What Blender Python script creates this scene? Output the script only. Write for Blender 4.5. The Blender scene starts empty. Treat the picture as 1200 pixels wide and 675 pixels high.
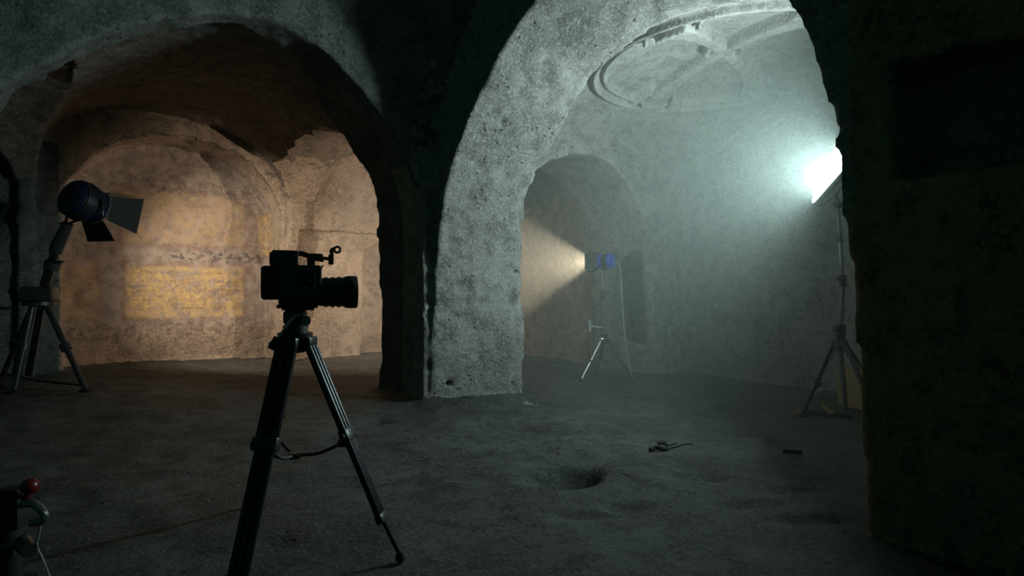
import bpy, bmesh, math, random
import numpy as np
from mathutils import Vector, Matrix, Quaternion

random.seed(4)
SC = bpy.context.scene
COL = SC.collection
PI = math.pi
F, CH = 700.0, 1.15                      # focal length in pixels, eye height
ANG = math.radians(38.93)
CA, SA = math.cos(ANG), math.sin(ANG)
PX, PY = -0.877, 5.9                     # the corner of the pillar: origin of the cave's own axes u, v


def W(px, py, Y):
    """photo pixel at depth Y -> point in the place"""
    return Vector(((px - 600) / F * Y, Y, CH - (py - 337.5) / F * Y))


def L2W(u, v, z):
    return Vector((PX + CA * u - SA * v, PY + SA * u + CA * v, z))


# ------------------------------------------------------------------ materials
def nodes(name):
    m = bpy.data.materials.new(name)
    m.use_nodes = True
    nt = m.node_tree
    nt.nodes.clear()
    return m, nt, nt.nodes, nt.links


def simple(name, col, rough=.5, metal=0., bump=0., scale=60, var=.15, emit=None, estr=0):
    m, nt, N, L = nodes(name)
    out = N.new('ShaderNodeOutputMaterial')
    b = N.new('ShaderNodeBsdfPrincipled')
    tc = N.new('ShaderNodeTexCoord')
    nz = N.new('ShaderNodeTexNoise')
    nz.inputs['Scale'].default_value = scale
    L.new(tc.outputs['Object'], nz.inputs['Vector'])
    mr = N.new('ShaderNodeMapRange')
    mr.inputs['To Min'].default_value = 1 - var
    mr.inputs['To Max'].default_value = 1 + var
    L.new(nz.outputs['Fac'], mr.inputs['Value'])
    mx = N.new('ShaderNodeMix')
    mx.data_type = 'RGBA'
    mx.blend_type = 'MULTIPLY'
    mx.inputs[0].default_value = 1
    mx.inputs[6].default_value = (*col, 1)
    L.new(mr.outputs[0], mx.inputs[7])
    L.new(mx.outputs[2], b.inputs['Base Color'])
    b.inputs['Roughness'].default_value = rough
    b.inputs['Metallic'].default_value = metal
    if bump:
        bp = N.new('ShaderNodeBump')
        bp.inputs['Strength'].default_value = bump
        bp.inputs['Distance'].default_value = .002
        L.new(nz.outputs['Fac'], bp.inputs['Height'])
        L.new(bp.outputs[0], b.inputs['Normal'])
    if emit:
        b.inputs['Emission Color'].default_value = (*emit, 1)
        b.inputs['Emission Strength'].default_value = estr
    L.new(b.outputs[0], out.inputs[0])
    return m


def rock(name, base, dark, pits=1.0, fresco=False, chisel=0.5, flat=False, rough=.93, spec=.12):
    m, nt, N, L = nodes(name)
    out = N.new('ShaderNodeOutputMaterial')
    b = N.new('ShaderNodeBsdfPrincipled')
    b.inputs['Roughness'].default_value = rough
    b.inputs['Specular IOR Level'].default_value = spec
    tc = N.new('ShaderNodeTexCoord')
    O = tc.outputs['Object']

    def noise(scale, det=6, rough=.6, src=None, sc3=None):
        v = src or O
        if sc3:
            mp = N.new('ShaderNodeMapping')
            mp.inputs['Scale'].default_value = sc3
            L.new(v, mp.inputs[0])
            v = mp.outputs[0]
        n = N.new('ShaderNodeTexNoise')
        n.inputs['Scale'].default_value = scale
        n.inputs['Detail'].default_value = det
        n.inputs['Roughness'].default_value = rough
        L.new(v, n.inputs['Vector'])
        return n.outputs['Fac']

    def ramp(f, a, c, lo=0., hi=1.):
        r = N.new('ShaderNodeMapRange')
        r.inputs['From Min'].default_value = a
        r.inputs['From Max'].default_value = c
        r.inputs['To Min'].default_value = lo
        r.inputs['To Max'].default_value = hi
        L.new(f, r.inputs['Value'])
        return r.outputs[0]

    def mix(f, a, c, mode='MIX'):
        x = N.new('ShaderNodeMix')
        x.data_type = 'RGBA'
        x.blend_type = mode
        if hasattr(f, 'is_output'):
            L.new(f, x.inputs[0])
        else:
            x.inputs[0].default_value = f
        for k, q in ((6, a), (7, c)):
            if hasattr(q, 'is_output'):
                L.new(q, x.inputs[k])
            else:
                x.inputs[k].default_value = (*q, 1)
        return x.outputs[2]

    def math_(op, a, c):
        x = N.new('ShaderNodeMath')
        x.operation = op
        for k, q in ((0, a), (1, c)):
            if hasattr(q, 'is_output'):
                L.new(q, x.inputs[k])
            else:
                x.inputs[k].default_value = q
        return x.outputs[0]

    big = noise(1.3, 5, .6)
    mid = noise(7, 8, .65)
    fine = noise(38, 6, .7)
    col = mix(ramp(big, .38, .64), base, dark)
    col = mix(ramp(mid, .47, .60, 0, .7), col, tuple(x * .62 for x in dark))
    col = mix(ramp(fine, .50, .62, 0, .65), col, tuple(min(1, x * 1.4) for x in base))
    grit = noise(75, 4, .75, sc3=(1, 1, .55))
    col = mix(ramp(grit, .52, .64, 0, .4), col, tuple(x * .5 for x in dark))
    # pits and worm holes
    vo = N.new('ShaderNodeTexVoronoi')
    vo.inputs['Scale'].default_value = 11
    mp = N.new('ShaderNodeMapping')
    mp.inputs['Scale'].default_value = (1, 1, 1.7)
    L.new(O, mp.inputs[0])
    L.new(mp.outputs[0], vo.inputs['Vector'])
    pit = ramp(vo.outputs['Distance'], .06, .21, 1, 0)
    pm = math_('MULTIPLY', pit, ramp(noise(2.6, 4), .46, .56))
    pm = math_('MULTIPLY', pm, pits)
    col = mix(math_('MULTIPLY', pm, .8), col, tuple(x * .3 for x in dark))
    if fresco:
        sp = N.new('ShaderNodeSeparateXYZ')
        L.new(O, sp.inputs[0])
        wob = noise(5, 5, .6)
        wu = math_('ADD', sp.outputs[0], math_('MULTIPLY', math_('SUBTRACT', wob, .5), .12))
        wz = math_('ADD', sp.outputs[2], math_('MULTIPLY', math_('SUBTRACT', noise(4.3, 5, .6), .5), .12))

        def rect(u0, u1, z0, z1, e=.02):
            r = math_('MULTIPLY', ramp(wu, u0 - e, u0 + e), ramp(wu, u1 - e, u1 + e, 1, 0))
            q = math_('MULTIPLY', ramp(wz, z0 - e, z0 + e), ramp(wz, z1 - e, z1 + e, 1, 0))
            return math_('MULTIPLY', r, q)
        onwall = ramp(sp.outputs[1], 4.30, 4.45)
        plaster = math_('MULTIPLY', onwall, ramp(wz, .5, .62))
        col = mix(math_('MULTIPLY', plaster, .75), col, mix(ramp(mid, .35, .65), (.40, .35, .315), (.21, .17, .15)))
        worn = ramp(noise(9, 7, .7), .40, .56)
        worn2 = ramp(noise(24, 6, .7), .36, .6, .35, 1)
        worn = math_('MULTIPLY', worn, worn2)
        red = (.22, .085, .05)
        for (u0, u1, z0, z1, c, s) in (
                (-2.03, -.38, .66, 1.53, red, .5), (-1.97, -.45, .72, 1.46, (.58, .43, .19), .9),
                (-2.10, -.30, 1.72, 2.62, red, .42), (-2.02, -.42, 1.80, 2.54, (.50, .38, .21), .6),
                (-2.80, -2.26, .66, 1.58, red, .4), (-2.74, -2.32, .74, 1.52, (.52, .38, .20), .7),
                (-.27, .2, 1.60, 2.35, red, .4), (-.22, .2, 1.66, 2.3, (.56, .42, .20), .8),
                (-2.24, -2.08, .7, 1.45, (.33, .30, .31), .6), (-.36, -.27, .6, 2.4, (.30, .20, .16), .5)):
            k = math_('MULTIPLY', rect(u0, u1, z0, z1), math_('MULTIPLY', worn, s))
            col = mix(math_('MULTIPLY', k, onwall), col, c)
        # the dark painted frieze of flaking marks between the panels, and faint lines of small marks
        fr = math_('MULTIPLY', rect(-1.45, -.15, 1.53, 1.70), ramp(noise(17, 4, .7), .5, .58))
        col = mix(math_('MULTIPLY', math_('MULTIPLY', fr, onwall), .8), col, (.07, .07, .085))
        f2 = math_('MULTIPLY', rect(-2.6, -.2, 2.52, 2.72), ramp(noise(13, 4, .7), .5, .6))
        col = mix(math_('MULTIPLY', math_('MULTIPLY', f2, onwall), .55), col, (.10, .075, .07))
        rows = N.new('ShaderNodeTexWave')
        rows.bands_direction = 'Z'
        rows.inputs['Scale'].default_value = 2.4
        L.new(O, rows.inputs['Vector'])
        rw = math_('MULTIPLY', ramp(rows.outputs['Fac'], .72, .9), ramp(noise(30, 2, .5, sc3=(1.6, 1.6, .6)), .5, .56))
        rw = math_('MULTIPLY', rw, rect(-1.9, -.5, .78, 1.4))
        col = mix(math_('MULTIPLY', math_('MULTIPLY', rw, onwall), .55), col, (.20, .12, .06))
        low = math_('MULTIPLY', rect(-2.8, .1, .45, .64), ramp(noise(14, 4, .7), .5, .6))
        col = mix(math_('MULTIPLY', math_('MULTIPLY', low, onwall), .5), col, (.12, .08, .075))
    L.new(col, b.inputs['Base Color'])
    # relief: grain, pits and pick marks
    st = noise(9, 3, .5, sc3=(1.0, 1.0, 3.2))
    h = math_('ADD', math_('MULTIPLY', mid, .7), math_('MULTIPLY', fine, .7))
    h = math_('SUBTRACT', h, math_('MULTIPLY', grit, .35))
    h = math_('SUBTRACT', h, math_('MULTIPLY', pm, .9))
    h = math_('ADD', h, math_('MULTIPLY', st, chisel))
    bp = N.new('ShaderNodeBump')
    bp.inputs['Strength'].default_value = .8
    bp.inputs['Distance'].default_value = .012 if flat else .022
    L.new(h, bp.inputs['Height'])
    L.new(bp.outputs[0], b.inputs['Normal'])
    L.new(b.outputs[0], out.inputs[0])
    return m


M = {}
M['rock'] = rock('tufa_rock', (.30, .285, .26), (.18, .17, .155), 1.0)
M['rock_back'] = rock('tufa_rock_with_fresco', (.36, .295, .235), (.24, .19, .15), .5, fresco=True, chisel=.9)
M['shaderock'] = rock('shade_toned_rock', (.145, .153, .14), (.085, .092, .082), .8)  # darker copy of the rock: shade put into the colour
M['aislevault'] = rock('shade_toned_aisle_rock', (.20, .17, .14), (.13, .11, .09), .6)  # browner, darker rock with the aisle vault's shade in its colour
M['vault'] = rock('vault_rock', (.31, .295, .27), (.22, .21, .19), .35, chisel=.25, flat=True)
M['floor'] = rock('floor_rock', (.105, .107, .10), (.045, .046, .043), .6, chisel=.35, rough=.6, spec=.22)
M['brownrock'] = rock('reddish_rock', (.34, .22, .15), (.22, .14, .095), .6, chisel=.8)
M['black'] = simple('black_plastic', (.026, .027, .026), .4, bump=.1)
M['rubber'] = simple('black_rubber', (.009, .009, .009), .75, bump=.2)
M['lens'] = simple('lens_barrel_black', (.012, .012, .013), .16)
M['glass'] = simple('coated_lens_glass', (.01, .012, .02), .06)
M['blackmetal'] = simple('black_metal', (.018, .018, .018), .35, metal=.4)
M['darkleg'] = simple('dark_anodised_leg', (.035, .035, .037), .33, metal=.7)
M['steel'] = simple('steel', (.52, .52, .50), .32, metal=1.)
M['grey'] = simple('grey_metal', (.16, .16, .16), .4, metal=.6)
M['blue'] = simple('blue_lamp_paint', (.03, .07, .42), .4)
M['navy'] = simple('navy_lamp_paint', (.006, .010, .035), .45)
M['red'] = simple('red_knob', (.12, .006, .006), .35)
M['card'] = simple('brown_cardboard', (.30, .18, .075), .85, bump=.2, scale=25)
M['orange'] = simple('orange_sheet', (.75, .38, .16), .7)
M['cable'] = simple('grey_cable', (.34, .34, .32), .6)
M['reflector'] = simple('door_inside', (.035, .033, .03), .6)


# ------------------------------------------------------------------ mesh builder
class MB:
    def __init__(s):
        s.bm = bmesh.new()

    def _xf(s, geom, mat):
        bmesh.ops.transform(s.bm, matrix=mat, verts=[v for v in geom if isinstance(v, bmesh.types.BMVert)])

    def box(s, c, size, rot=None, bevel=0.):
        b2 = bmesh.new()
        bmesh.ops.create_cube(b2, size=1)
        bmesh.ops.scale(b2, vec=size, verts=b2.verts)
        if bevel:
            bmesh.ops.bevel(b2, geom=list(b2.edges), offset=bevel, segments=2, affect='EDGES', profile=.5)
        m = Matrix.Translation(c)
        if rot is not None:
            m = m @ (rot.to_4x4() if not isinstance(rot, Matrix) or len(rot) == 3 else rot)
        bmesh.ops.transform(b2, matrix=m, verts=b2.verts)
        s._join(b2)
        return s

    def _join(s, b2):
        me = bpy.data.meshes.new('tmp')
        b2.to_mesh(me)
        b2.free()
        s.bm.from_mesh(me)
        bpy.data.meshes.remove(me)

    def cyl(s, p, q, r1, r2=None, seg=16, caps=True):
        p, q = Vector(p), Vector(q)
        r2 = r1 if r2 is None else r2
        d = q - p
        b2 = bmesh.new()
        bmesh.ops.create_cone(b2, cap_ends=caps, segments=seg, radius1=r1, radius2=r2, depth=d.length)
        m = Matrix.Translation((p + q) / 2) @ d.to_track_quat('Z', 'Y').to_matrix().to_4x4()
        bmesh.ops.transform(b2, matrix=m, verts=b2.verts)
        s._join(b2)
        return s

    def sphere(s, c, r, scale=(1, 1, 1), seg=20):
        b2 = bmesh.new()
        bmesh.ops.create_uvsphere(b2, u_segments=seg, v_segments=seg // 2, radius=r)
        bmesh.ops.scale(b2, vec=scale, verts=b2.verts)
        bmesh.ops.translate(b2, vec=c, verts=b2.verts)
        s._join(b2)
        return s

    def lathe(s, p, d, prof, seg=28):
        """prof: list of (distance along d, radius)"""
        p, d = Vector(p), Vector(d).normalized()
        q = d.to_track_quat('Z', 'Y')
        rings = []
        for t, r in prof:
            ring = []
            for k in range(seg):
                a = 2 * PI * k / seg
                ring.append(s.bm.verts.new(p + d * t + q @ Vector((math.cos(a) * r, math.sin(a) * r, 0))))
            rings.append(ring)
        for a, b in zip(rings, rings[1:]):
            for k in range(seg):
                s.bm.faces.new((a[k], a[(k + 1) % seg], b[(k + 1) % seg], b[k]))
        s.bm.faces.new(list(reversed(rings[0])))
        s.bm.faces.new(rings[-1])
        return s

    def tube(s, pts, r, seg=8):
        pts = [Vector(p) for p in pts]
        # Catmull-Rom smoothing
        sm = []
        n = len(pts)
        for i in range(n - 1):
            p0, p1, p2, p3 = pts[max(i - 1, 0)], pts[i], pts[i + 1], pts[min(i + 2, n - 1)]
            for k in range(6):
                t = k / 6
                sm.append(.5 * ((2 * p1) + (p2 - p0) * t + (2 * p0 - 5 * p1 + 4 * p2 - p3) * t * t + (3 * p1 - p0 - 3 * p2 + p3) * t ** 3))
        sm.append(pts[-1])
        rings = []
        for i, p in enumerate(sm):
            d = (sm[min(i + 1, len(sm) - 1)] - sm[max(i - 1, 0)]).normalized()
            q = d.to_track_quat('Z', 'Y')
            rings.append([s.bm.verts.new(p + q @ Vector((math.cos(2 * PI * k / seg) * r, math.sin(2 * PI * k / seg) * r, 0))) for k in range(seg)])
        for a, b in zip(rings, rings[1:]):
            best = min(range(seg), key=lambda o: sum((a[k].co - b[(k + o) % seg].co).length for k in range(seg)))
            for k in range(seg):
                s.bm.faces.new((a[k], a[(k + 1) % seg], b[(k + 1 + best) % seg], b[(k + best) % seg]))
        s.bm.faces.new(list(reversed(rings[0])))
        s.bm.faces.new(rings[-1])
        return s

    def plate(s, quad, th):
        """a thick sheet from 3+ corner points"""
        q = [Vector(p) for p in quad]
        n = (q[1] - q[0]).cross(q[2] - q[0]).normalized() * th / 2
        a = [s.bm.verts.new(p + n) for p in q]
        b = [s.bm.verts.new(p - n) for p in q]
        s.bm.faces.new(a)
        s.bm.faces.new(list(reversed(b)))
        for k in range(len(q)):
            j = (k + 1) % len(q)
            s.bm.faces.new((a[j], a[k], b[k], b[j]))
        return s

    def build(s, name, mat, parent=None, origin=(0, 0, 0), smooth=True):
        bmesh.ops.recalc_face_normals(s.bm, faces=s.bm.faces)
        bmesh.ops.translate(s.bm, vec=-Vector(origin), verts=s.bm.verts)
        me = bpy.data.meshes.new(name)
        s.bm.to_mesh(me)
        s.bm.free()
        me.materials.append(mat)
        if smooth:
            me.shade_smooth()
            me.set_sharp_from_angle(angle=math.radians(35))
        o = bpy.data.objects.new(name, me)
        COL.objects.link(o)
        if parent is not None:
            o.parent = parent
        else:
            o.location = origin
        return o


class Thing:
    """an Empty at the base; parts are given in place coordinates"""
    def __init__(s, name, label, cat, loc, group=None):
        s.o = bpy.data.objects.new(name, None)
        s.o.empty_display_size = .1
        s.o.location = loc
        s.loc = Vector(loc)
        COL.objects.link(s.o)
        s.o['label'] = label
        s.o['category'] = cat
        if group:
            s.o['group'] = group

    def part(s, name, mb, mat, parent=None, label=None, smooth=True):
        o = mb.build(name, mat, parent or s.o, s.loc, smooth)
        if label:
            o['label'] = label
        return o


# ------------------------------------------------------------------ the cave, carved from a distance field
VS = 0.03
U0, V0, Z0 = -5.4, -6.4, -0.36
NU, NV, NZ = int((4.1 + 5.4) / VS), int((5.05 + 6.4) / VS), int((3.98 + .36) / VS)
gu = (U0 + VS * np.arange(NU)).astype(np.float32)
gv = (V0 + VS * np.arange(NV)).astype(np.float32)
gz = (Z0 + VS * np.arange(NZ)).astype(np.float32)
Uc, Vc, Zc = gu[:, None, None], gv[None, :, None], gz[None, None, :]
rng = np.random.default_rng(11)


def vnoise(wl, seed):
    """smooth lattice noise in -1..1 with the wavelengths wl=(u,v,z)"""
    r = np.random.default_rng(seed)
    mats, dims = [], []
    for g, w in zip((gu, gv, gz), wl):
        x = (g - g[0]) / w
        i = np.floor(x).astype(int)
        f = x - i
        f = f * f * f * (f * (f * 6 - 15) + 10)
        n = i.max() + 2
        A = np.zeros((len(g), n), np.float32)
        A[np.arange(len(g)), i] = 1 - f
        A[np.arange(len(g)), i + 1] = f
        mats.append(A)
        dims.append(n)
    lat = r.uniform(-1, 1, dims).astype(np.float32)
    t = np.tensordot(lat, mats[2].T, (2, 0))
    t = np.tensordot(mats[1], t, (1, 1)).transpose(1, 0, 2)
    t = np.tensordot(mats[0], t, (1, 0))
    return t


def poly2d(pts, ga, gb):
    """signed distance (negative inside) to a closed polygon on the grid ga x gb"""
    A, B = np.meshgrid(ga, gb, indexing='ij')
    d = np.full(A.shape, 1e9, np.float32)
    s = np.ones(A.shape, np.float32)
    n = len(pts)
    for k in range(n):
        (x1, y1), (x2, y2) = pts[k], pts[(k + 1) % n]
        ex, ey = x2 - x1, y2 - y1
        wx, wy = A - x1, B - y1
        t = np.clip((wx * ex + wy * ey) / (ex * ex + ey * ey + 1e-12), 0, 1)
        d = np.minimum(d, (wx - ex * t) ** 2 + (wy - ey * t) ** 2)
        c1 = (B >= y1) & (B < y2) & (ex * wy > ey * wx)
        c2 = (B < y1) & (B >= y2) & (ex * wy < ey * wx)
        s[c1 | c2] *= -1
    return (np.sqrt(d) * s).astype(np.float32)


def smooth_curve(pts, n=5):
    out = []
    m = len(pts)
    for i in range(m - 1):
        p0, p1, p2, p3 = [np.array(pts[j], float) for j in (max(i - 1, 0), i, i + 1, min(i + 2, m - 1))]
        for k in range(n):
            t = k / n
            out.append(tuple(.5 * (2 * p1 + (p2 - p0) * t + (2 * p0 - 5 * p1 + 4 * p2 - p3) * t * t + (3 * p1 - p0 - 3 * p2 + p3) * t ** 3)))
    out.append(tuple(pts[-1]))
    return out


def arch(pts, ga):
    """an opening from well below the floor up to the curve pts (a, z)"""
    c = smooth_curve(pts)
    c = [(c[0][0], -1.5)] + c + [(c[-1][0], -1.5)]
    return poly2d(c, ga, gz)


def slab(X, a, b):
    return np.maximum(a - X, X - b)


right_front = [(-.165, 0), (-.195, 1.05), (-.38, 2.0), (-.74, 2.575), (-1.17, 3.05), (-1.66, 3.37), (-2.3, 3.58), (-3.0, 3.42),
               (-3.4, 3.05), (-3.67, 2.61), (-3.80, 2.27), (-3.87, 1.92), (-3.9, 1.6), (-3.95, 1), (-4.0, 0)]
right_rear = [(-.43, 0), (-.41, 1.0), (-.42, 1.8), (-.64, 2.37), (-1.25, 2.95), (-1.63, 3.14), (-2.34, 3.28), (-3.0, 3.15),
              (-3.5, 2.8), (-3.85, 2.2), (-4.0, 1.7), (-4.05, 1), (-4.1, 0)]
left_arch = [(-.06, 0), (-.07, 1.2), (-.09, 1.8), (-.15, 2.165), (-.42, 2.63), (-.88, 3.06), (-1.28, 3.27), (-1.7, 3.3), (-2.07, 3.17),
             (-2.46, 2.98), (-2.74, 2.82), (-3.17, 2.47), (-3.4, 2.0), (-3.5, 1.5), (-3.55, 0)]
back_arch = [(1.05, 0), (1.08, 1.5), (1.15, 2.1), (1.32, 2.44), (1.7, 2.66), (2.13, 2.74), (2.55, 2.66), (2.98, 2.32), (3.2, 1.9),
             (3.33, 1.23), (3.39, 0)]
blind = [(-.25, 0), (-.14, 1.6), (-.16, 2.13), (-.41, 2.66), (-.81, 2.95), (-1.23, 3.16), (-1.9, 3.30), (-2.6, 3.2), (-3.2, 2.95),
         (-3.7, 2.5), (-3.85, 2.1), (-3.85, 0)]
fresco_arch = [(-.10, 0), (-.08, 2.0), (-.12, 2.36), (-.27, 2.65), (-.51, 2.92), (-.78, 3.08), (-1.4, 3.2), (-2.0, 3.08), (-2.3, 2.9),
               (-2.55, 2.6), (-2.7, 2.2), (-2.72, 0)]
bay_left = [(-.02, 0), (-.0, 2.2), (-.05, 2.6), (-.18, 2.9), (-.46, 3.15), (-.9, 3.36), (-1.45, 3.45), (-2.0, 3.45), (-2.45, 3.35), (-2.8, 3.1),
            (-2.95, 2.6), (-2.97, 0)]
bay_mid = [(.2, 0), (.22, 2.2), (.34, 2.5), (.5, 2.85), (.7, 3.14), (1.08, 3.33), (1.8, 3.42), (2.6, 3.2), (3.1, 2.8), (3.4, 2.3), (3.5, 0)]
bay_far = [(-3.15, 0), (-3.15, 2.2), (-3.4, 2.8), (-4.2, 3.3), (-5.0, 3.2), (-5.9, 2.2), (-5.9, 0)]
cross_arch = [(.85, 0), (.85, 2.2), (1.2, 2.72), (1.8, 3.05), (2.4, 3.2), (3.0, 3.4), (3.5, 3.42), (3.76, 3.25), (3.87, 2.6), (3.87, 0)]

# near chamber: quarter plane with a sail vault standing on corbels
RS = math.sqrt(1.95 ** 2 + 1.8 ** 2)
sph = np.sqrt((Uc + 1.95) ** 2 + (Vc + 2.05) ** 2 + (Zc - 2.1) ** 2) - RS
top = np.minimum(sph, Zc - 2.1)
cylv = np.maximum(np.sqrt((Uc + 1.95) ** 2 + (Zc - 2.1) ** 2) - 1.97, Vc + 3.3)
cylu = np.maximum(np.sqrt((Vc + 2.05) ** 2 + (Zc - 2.1) ** 2) - 1.9, Uc + 2.3)
top = np.minimum(np.minimum(top, cylv), cylu)
lun = arch([(-.22, 0), (-.24, 2.1), (-.35, 2.5), (-.55, 2.86), (-.8, 3.16), (-1.2, 3.45), (-1.9, 3.68), (-3.0, 3.8), (-5.2, 3.7), (-5.3, 0)], gu)[:, None, :]
lun = np.maximum(lun + .12 * np.maximum(0, -Vc - .3), -1.9 - Vc)
top = np.minimum(top, lun)
air = np.maximum(np.maximum(Uc, Vc + .12), top)
del sph, cylv, cylu, top
# right arch, its opening narrowing through the thickness of the wall
a, b = arch(right_front, gv), arch(right_rear, gv)
t = np.clip(gu / .9, 0, 1)[:, None, None]
air = np.minimum(air, np.maximum(a[None] * (1 - t) + b[None] * t, slab(Uc, -.3, 1.2)))
# lit chamber with its shallow dome


def dome(u, v):
    r2 = (u - 2.25) ** 2 + (v + 2.05) ** 2
    return 3.55 - .12 * r2 - .013 * r2 * r2


room = np.maximum(np.maximum(slab(Uc, .9, 3.55), slab(Vc, -4.2, -.21)), (Zc - dome(Uc, Vc)) * .9)
air = np.minimum(air, room)
bl = arch(blind, gv)
air = np.minimum(air, np.maximum(bl[None], slab(Uc, 3.2, 3.69)))
air = np.minimum(air, np.maximum((bl + .13)[None], slab(Uc, 3.2, 3.86)))
# arch into the back aisle
air = np.minimum(air, np.maximum(arch(back_arch, gu)[:, None, :], slab(Vc, -.5, 1.0)))
air = np.minimum(air, np.maximum(np.maximum(slab(Uc, 3.2, 3.98), slab(Vc, -.10, .58)), slab(Zc, .36, 1.66)))
# left arch
air = np.minimum(air, np.maximum(arch(left_arch, gu)[:, None, :], slab(Vc, -.3, 1.0)))
# back aisle bays and the arches between them
vst = (.22 + .63 * np.clip((gu + 1.7) / 1.1, 0, 1))[:, None, None]
for prof in (bay_left, bay_mid, bay_far):
    air = np.minimum(air, np.maximum(arch(prof, gu)[:, None, :], np.maximum(vst - Vc, Vc - 3.95)))
ca = arch(cross_arch, gv)[None]
air = np.minimum(air, np.maximum(ca, slab(Uc, -.3, .95)))
cl = arch([(.2, 0), (.2, 2.3), (.5, 2.8), (1.0, 3.1), (1.8, 3.25), (2.6, 3.2), (3.3, 3.0), (3.7, 2.6), (3.82, 2.1), (3.84, 0)], gv)[None]
air = np.minimum(air, np.maximum(cl, slab(Uc, -3.4, -2.7)))
# fresco recess, ledge recess and small niche on the back wall
air = np.minimum(air, np.maximum(arch(fresco_arch, gu)[:, None, :], slab(Vc, 3.7, 4.72)))
air = np.minimum(air, np.maximum(np.maximum(slab(Uc, .1, 2.6), Zc - 2.06), slab(Vc, 3.7, 4.05)))
air = np.minimum(air, np.maximum(arch([(1.25, 0), (1.25, 1.5), (1.4, 1.85), (1.7, 2.0), (2.0, 1.85), (2.15, 1.5), (2.15, 0)], gu)[:, None, :], slab(Vc, 3.7, 4.25)))
# niche in the near right wall
air = np.minimum(air, np.maximum(np.maximum(slab(Uc, -.3, .24), slab(Vc, -5.3, -4.15)), slab(Zc, 1.66, 2.12)) - .03)
# weathering
med = ((gu[:, None] - 2.2) ** 2 + (gv[None, :] + 1.93) ** 2 < 1.42 ** 2)[:, :, None] & (gz > 2.9)[None, None, :]
rough = .045 * vnoise((1.1, 1.1, .9), 1) + .014 * vnoise((.37, .37, .33), 2) + .012 * vnoise((.15, .15, .13), 3) + .009 * vnoise((.07, .07, .065), 5)
rough = np.where(med, rough * .2, rough)
# floor height: worn, with ramps, pits and a footing round the pillar
fl2 = (.028 * vnoise((1.4, 1.4, 50), 21) + .014 * vnoise((.45, .45, 50), 22) + .011 * vnoise((.16, .22, 50), 23))[:, :, 0]
G1, G2 = np.meshgrid(gu, gv, indexing='ij')


def w2l(x, y):
    dx, dy = x - PX, y - PY
    return CA * dx + SA * dy, -SA * dx + CA * dy


def pit(px, py, ru, rv, dep, rot=0.):
    Y = F * CH / (py - 337.5)
    u, v = w2l((px - 600) / F * Y, Y)
    # ru across the picture, rv along the view
    dx = (G1 - u) * CA - (G2 - v) * SA
    dy = (G1 - u) * SA + (G2 - v) * CA
    c, s = math.cos(rot), math.sin(rot)
    x, y = dx * c + dy * s, -dx * s + dy * c
    q = (x / ru) ** 2 + (y / rv) ** 2
    return -dep * np.exp(-q ** 2)


fl2 += pit(668, 557, .20, .13, .15, .5) + pit(640, 562, .2, .12, .05)
fl2 += pit(438, 495, .17, .10, .09, .2) + pit(624, 473, .11, .07, .09)
fl2 += pit(735, 590, .14, .06, .04) + pit(690, 600, .16, .06, .04) + pit(880, 590, .2, .06, .035) + pit(820, 560, .2, .05, .03)
fl2 += pit(880, 520, .3, .06, -.03) + pit(950, 610, .2, .05, .03) + pit(930, 575, .16, .05, .03) + pit(560, 560, .2, .08, .02)
fl2 += .05 * np.exp(-np.maximum(0, np.maximum(np.abs(G1 - .45) - .5, np.abs(G2 - .2) - .62)) ** 2 / .01)
fl2 += .04 * np.clip((G2 - 3.2) / .8, 0, 1)
fl2 += .06 * np.clip((-.4 - G1) / 1.5, 0, 1) * np.clip((G2 - .9) / 1.0, 0, 1)
d = np.maximum(air + rough, (fl2[:, :, None] - Zc) * .9)
# holes in the pillar face
for (px, py, ru, rz, dep) in ((527, 449, .05, .022, .12), (600, 449, .022, .025, .08), (562, 420, .02, .015, .06), (545, 421, .015, .01, .05),
                              (575, 300, .02, .014, .05), (548, 302, .014, .012, .05), (626, 193, .05, .03, .12), (605, 318, .03, .03, .06),
                              (570, 135, .03, .02, .05), (590, 142, .03, .03, .06), (536, 370, .02, .02, .05), (556, 384, .02, .02, .05)):
    s = (px - 600) / F
    # meet the sloping jamb
    best = None
    for uu in np.linspace(0, .9, 60):
        tt = uu / .9
        v = (s * (PY + SA * uu) - (PX + CA * uu)) / (-SA - s * CA)
        z = CH - (py - 337.5) / F * (PY + SA * uu + CA * v)
        f_ = np.interp(z, [p[1] for p in right_front[:8]], [p[0] for p in right_front[:8]])
        r_ = np.interp(z, [p[1] for p in right_rear[:7]], [p[0] for p in right_rear[:7]])
        e = abs(v - (f_ * (1 - tt) + r_ * tt))
        if best is None or e < best[0]:
            best = (e, uu, v, z)
    _, uu, vv, zz = best
    k = np.sqrt(((Uc - uu) / ru) ** 2 + ((Vc - vv) / dep) ** 2 + ((Zc - zz) / rz) ** 2) - 1
    d = np.minimum(d, k * min(ru, rz))
d += .022 * np.exp(-((Zc - 1.0) / .022) ** 2) * (np.maximum(slab(Uc, -.1, 1.05), slab(Vc, -.7, .1)) < 0) * -1
d = d.astype(np.float32)
del air, rough, room


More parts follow.
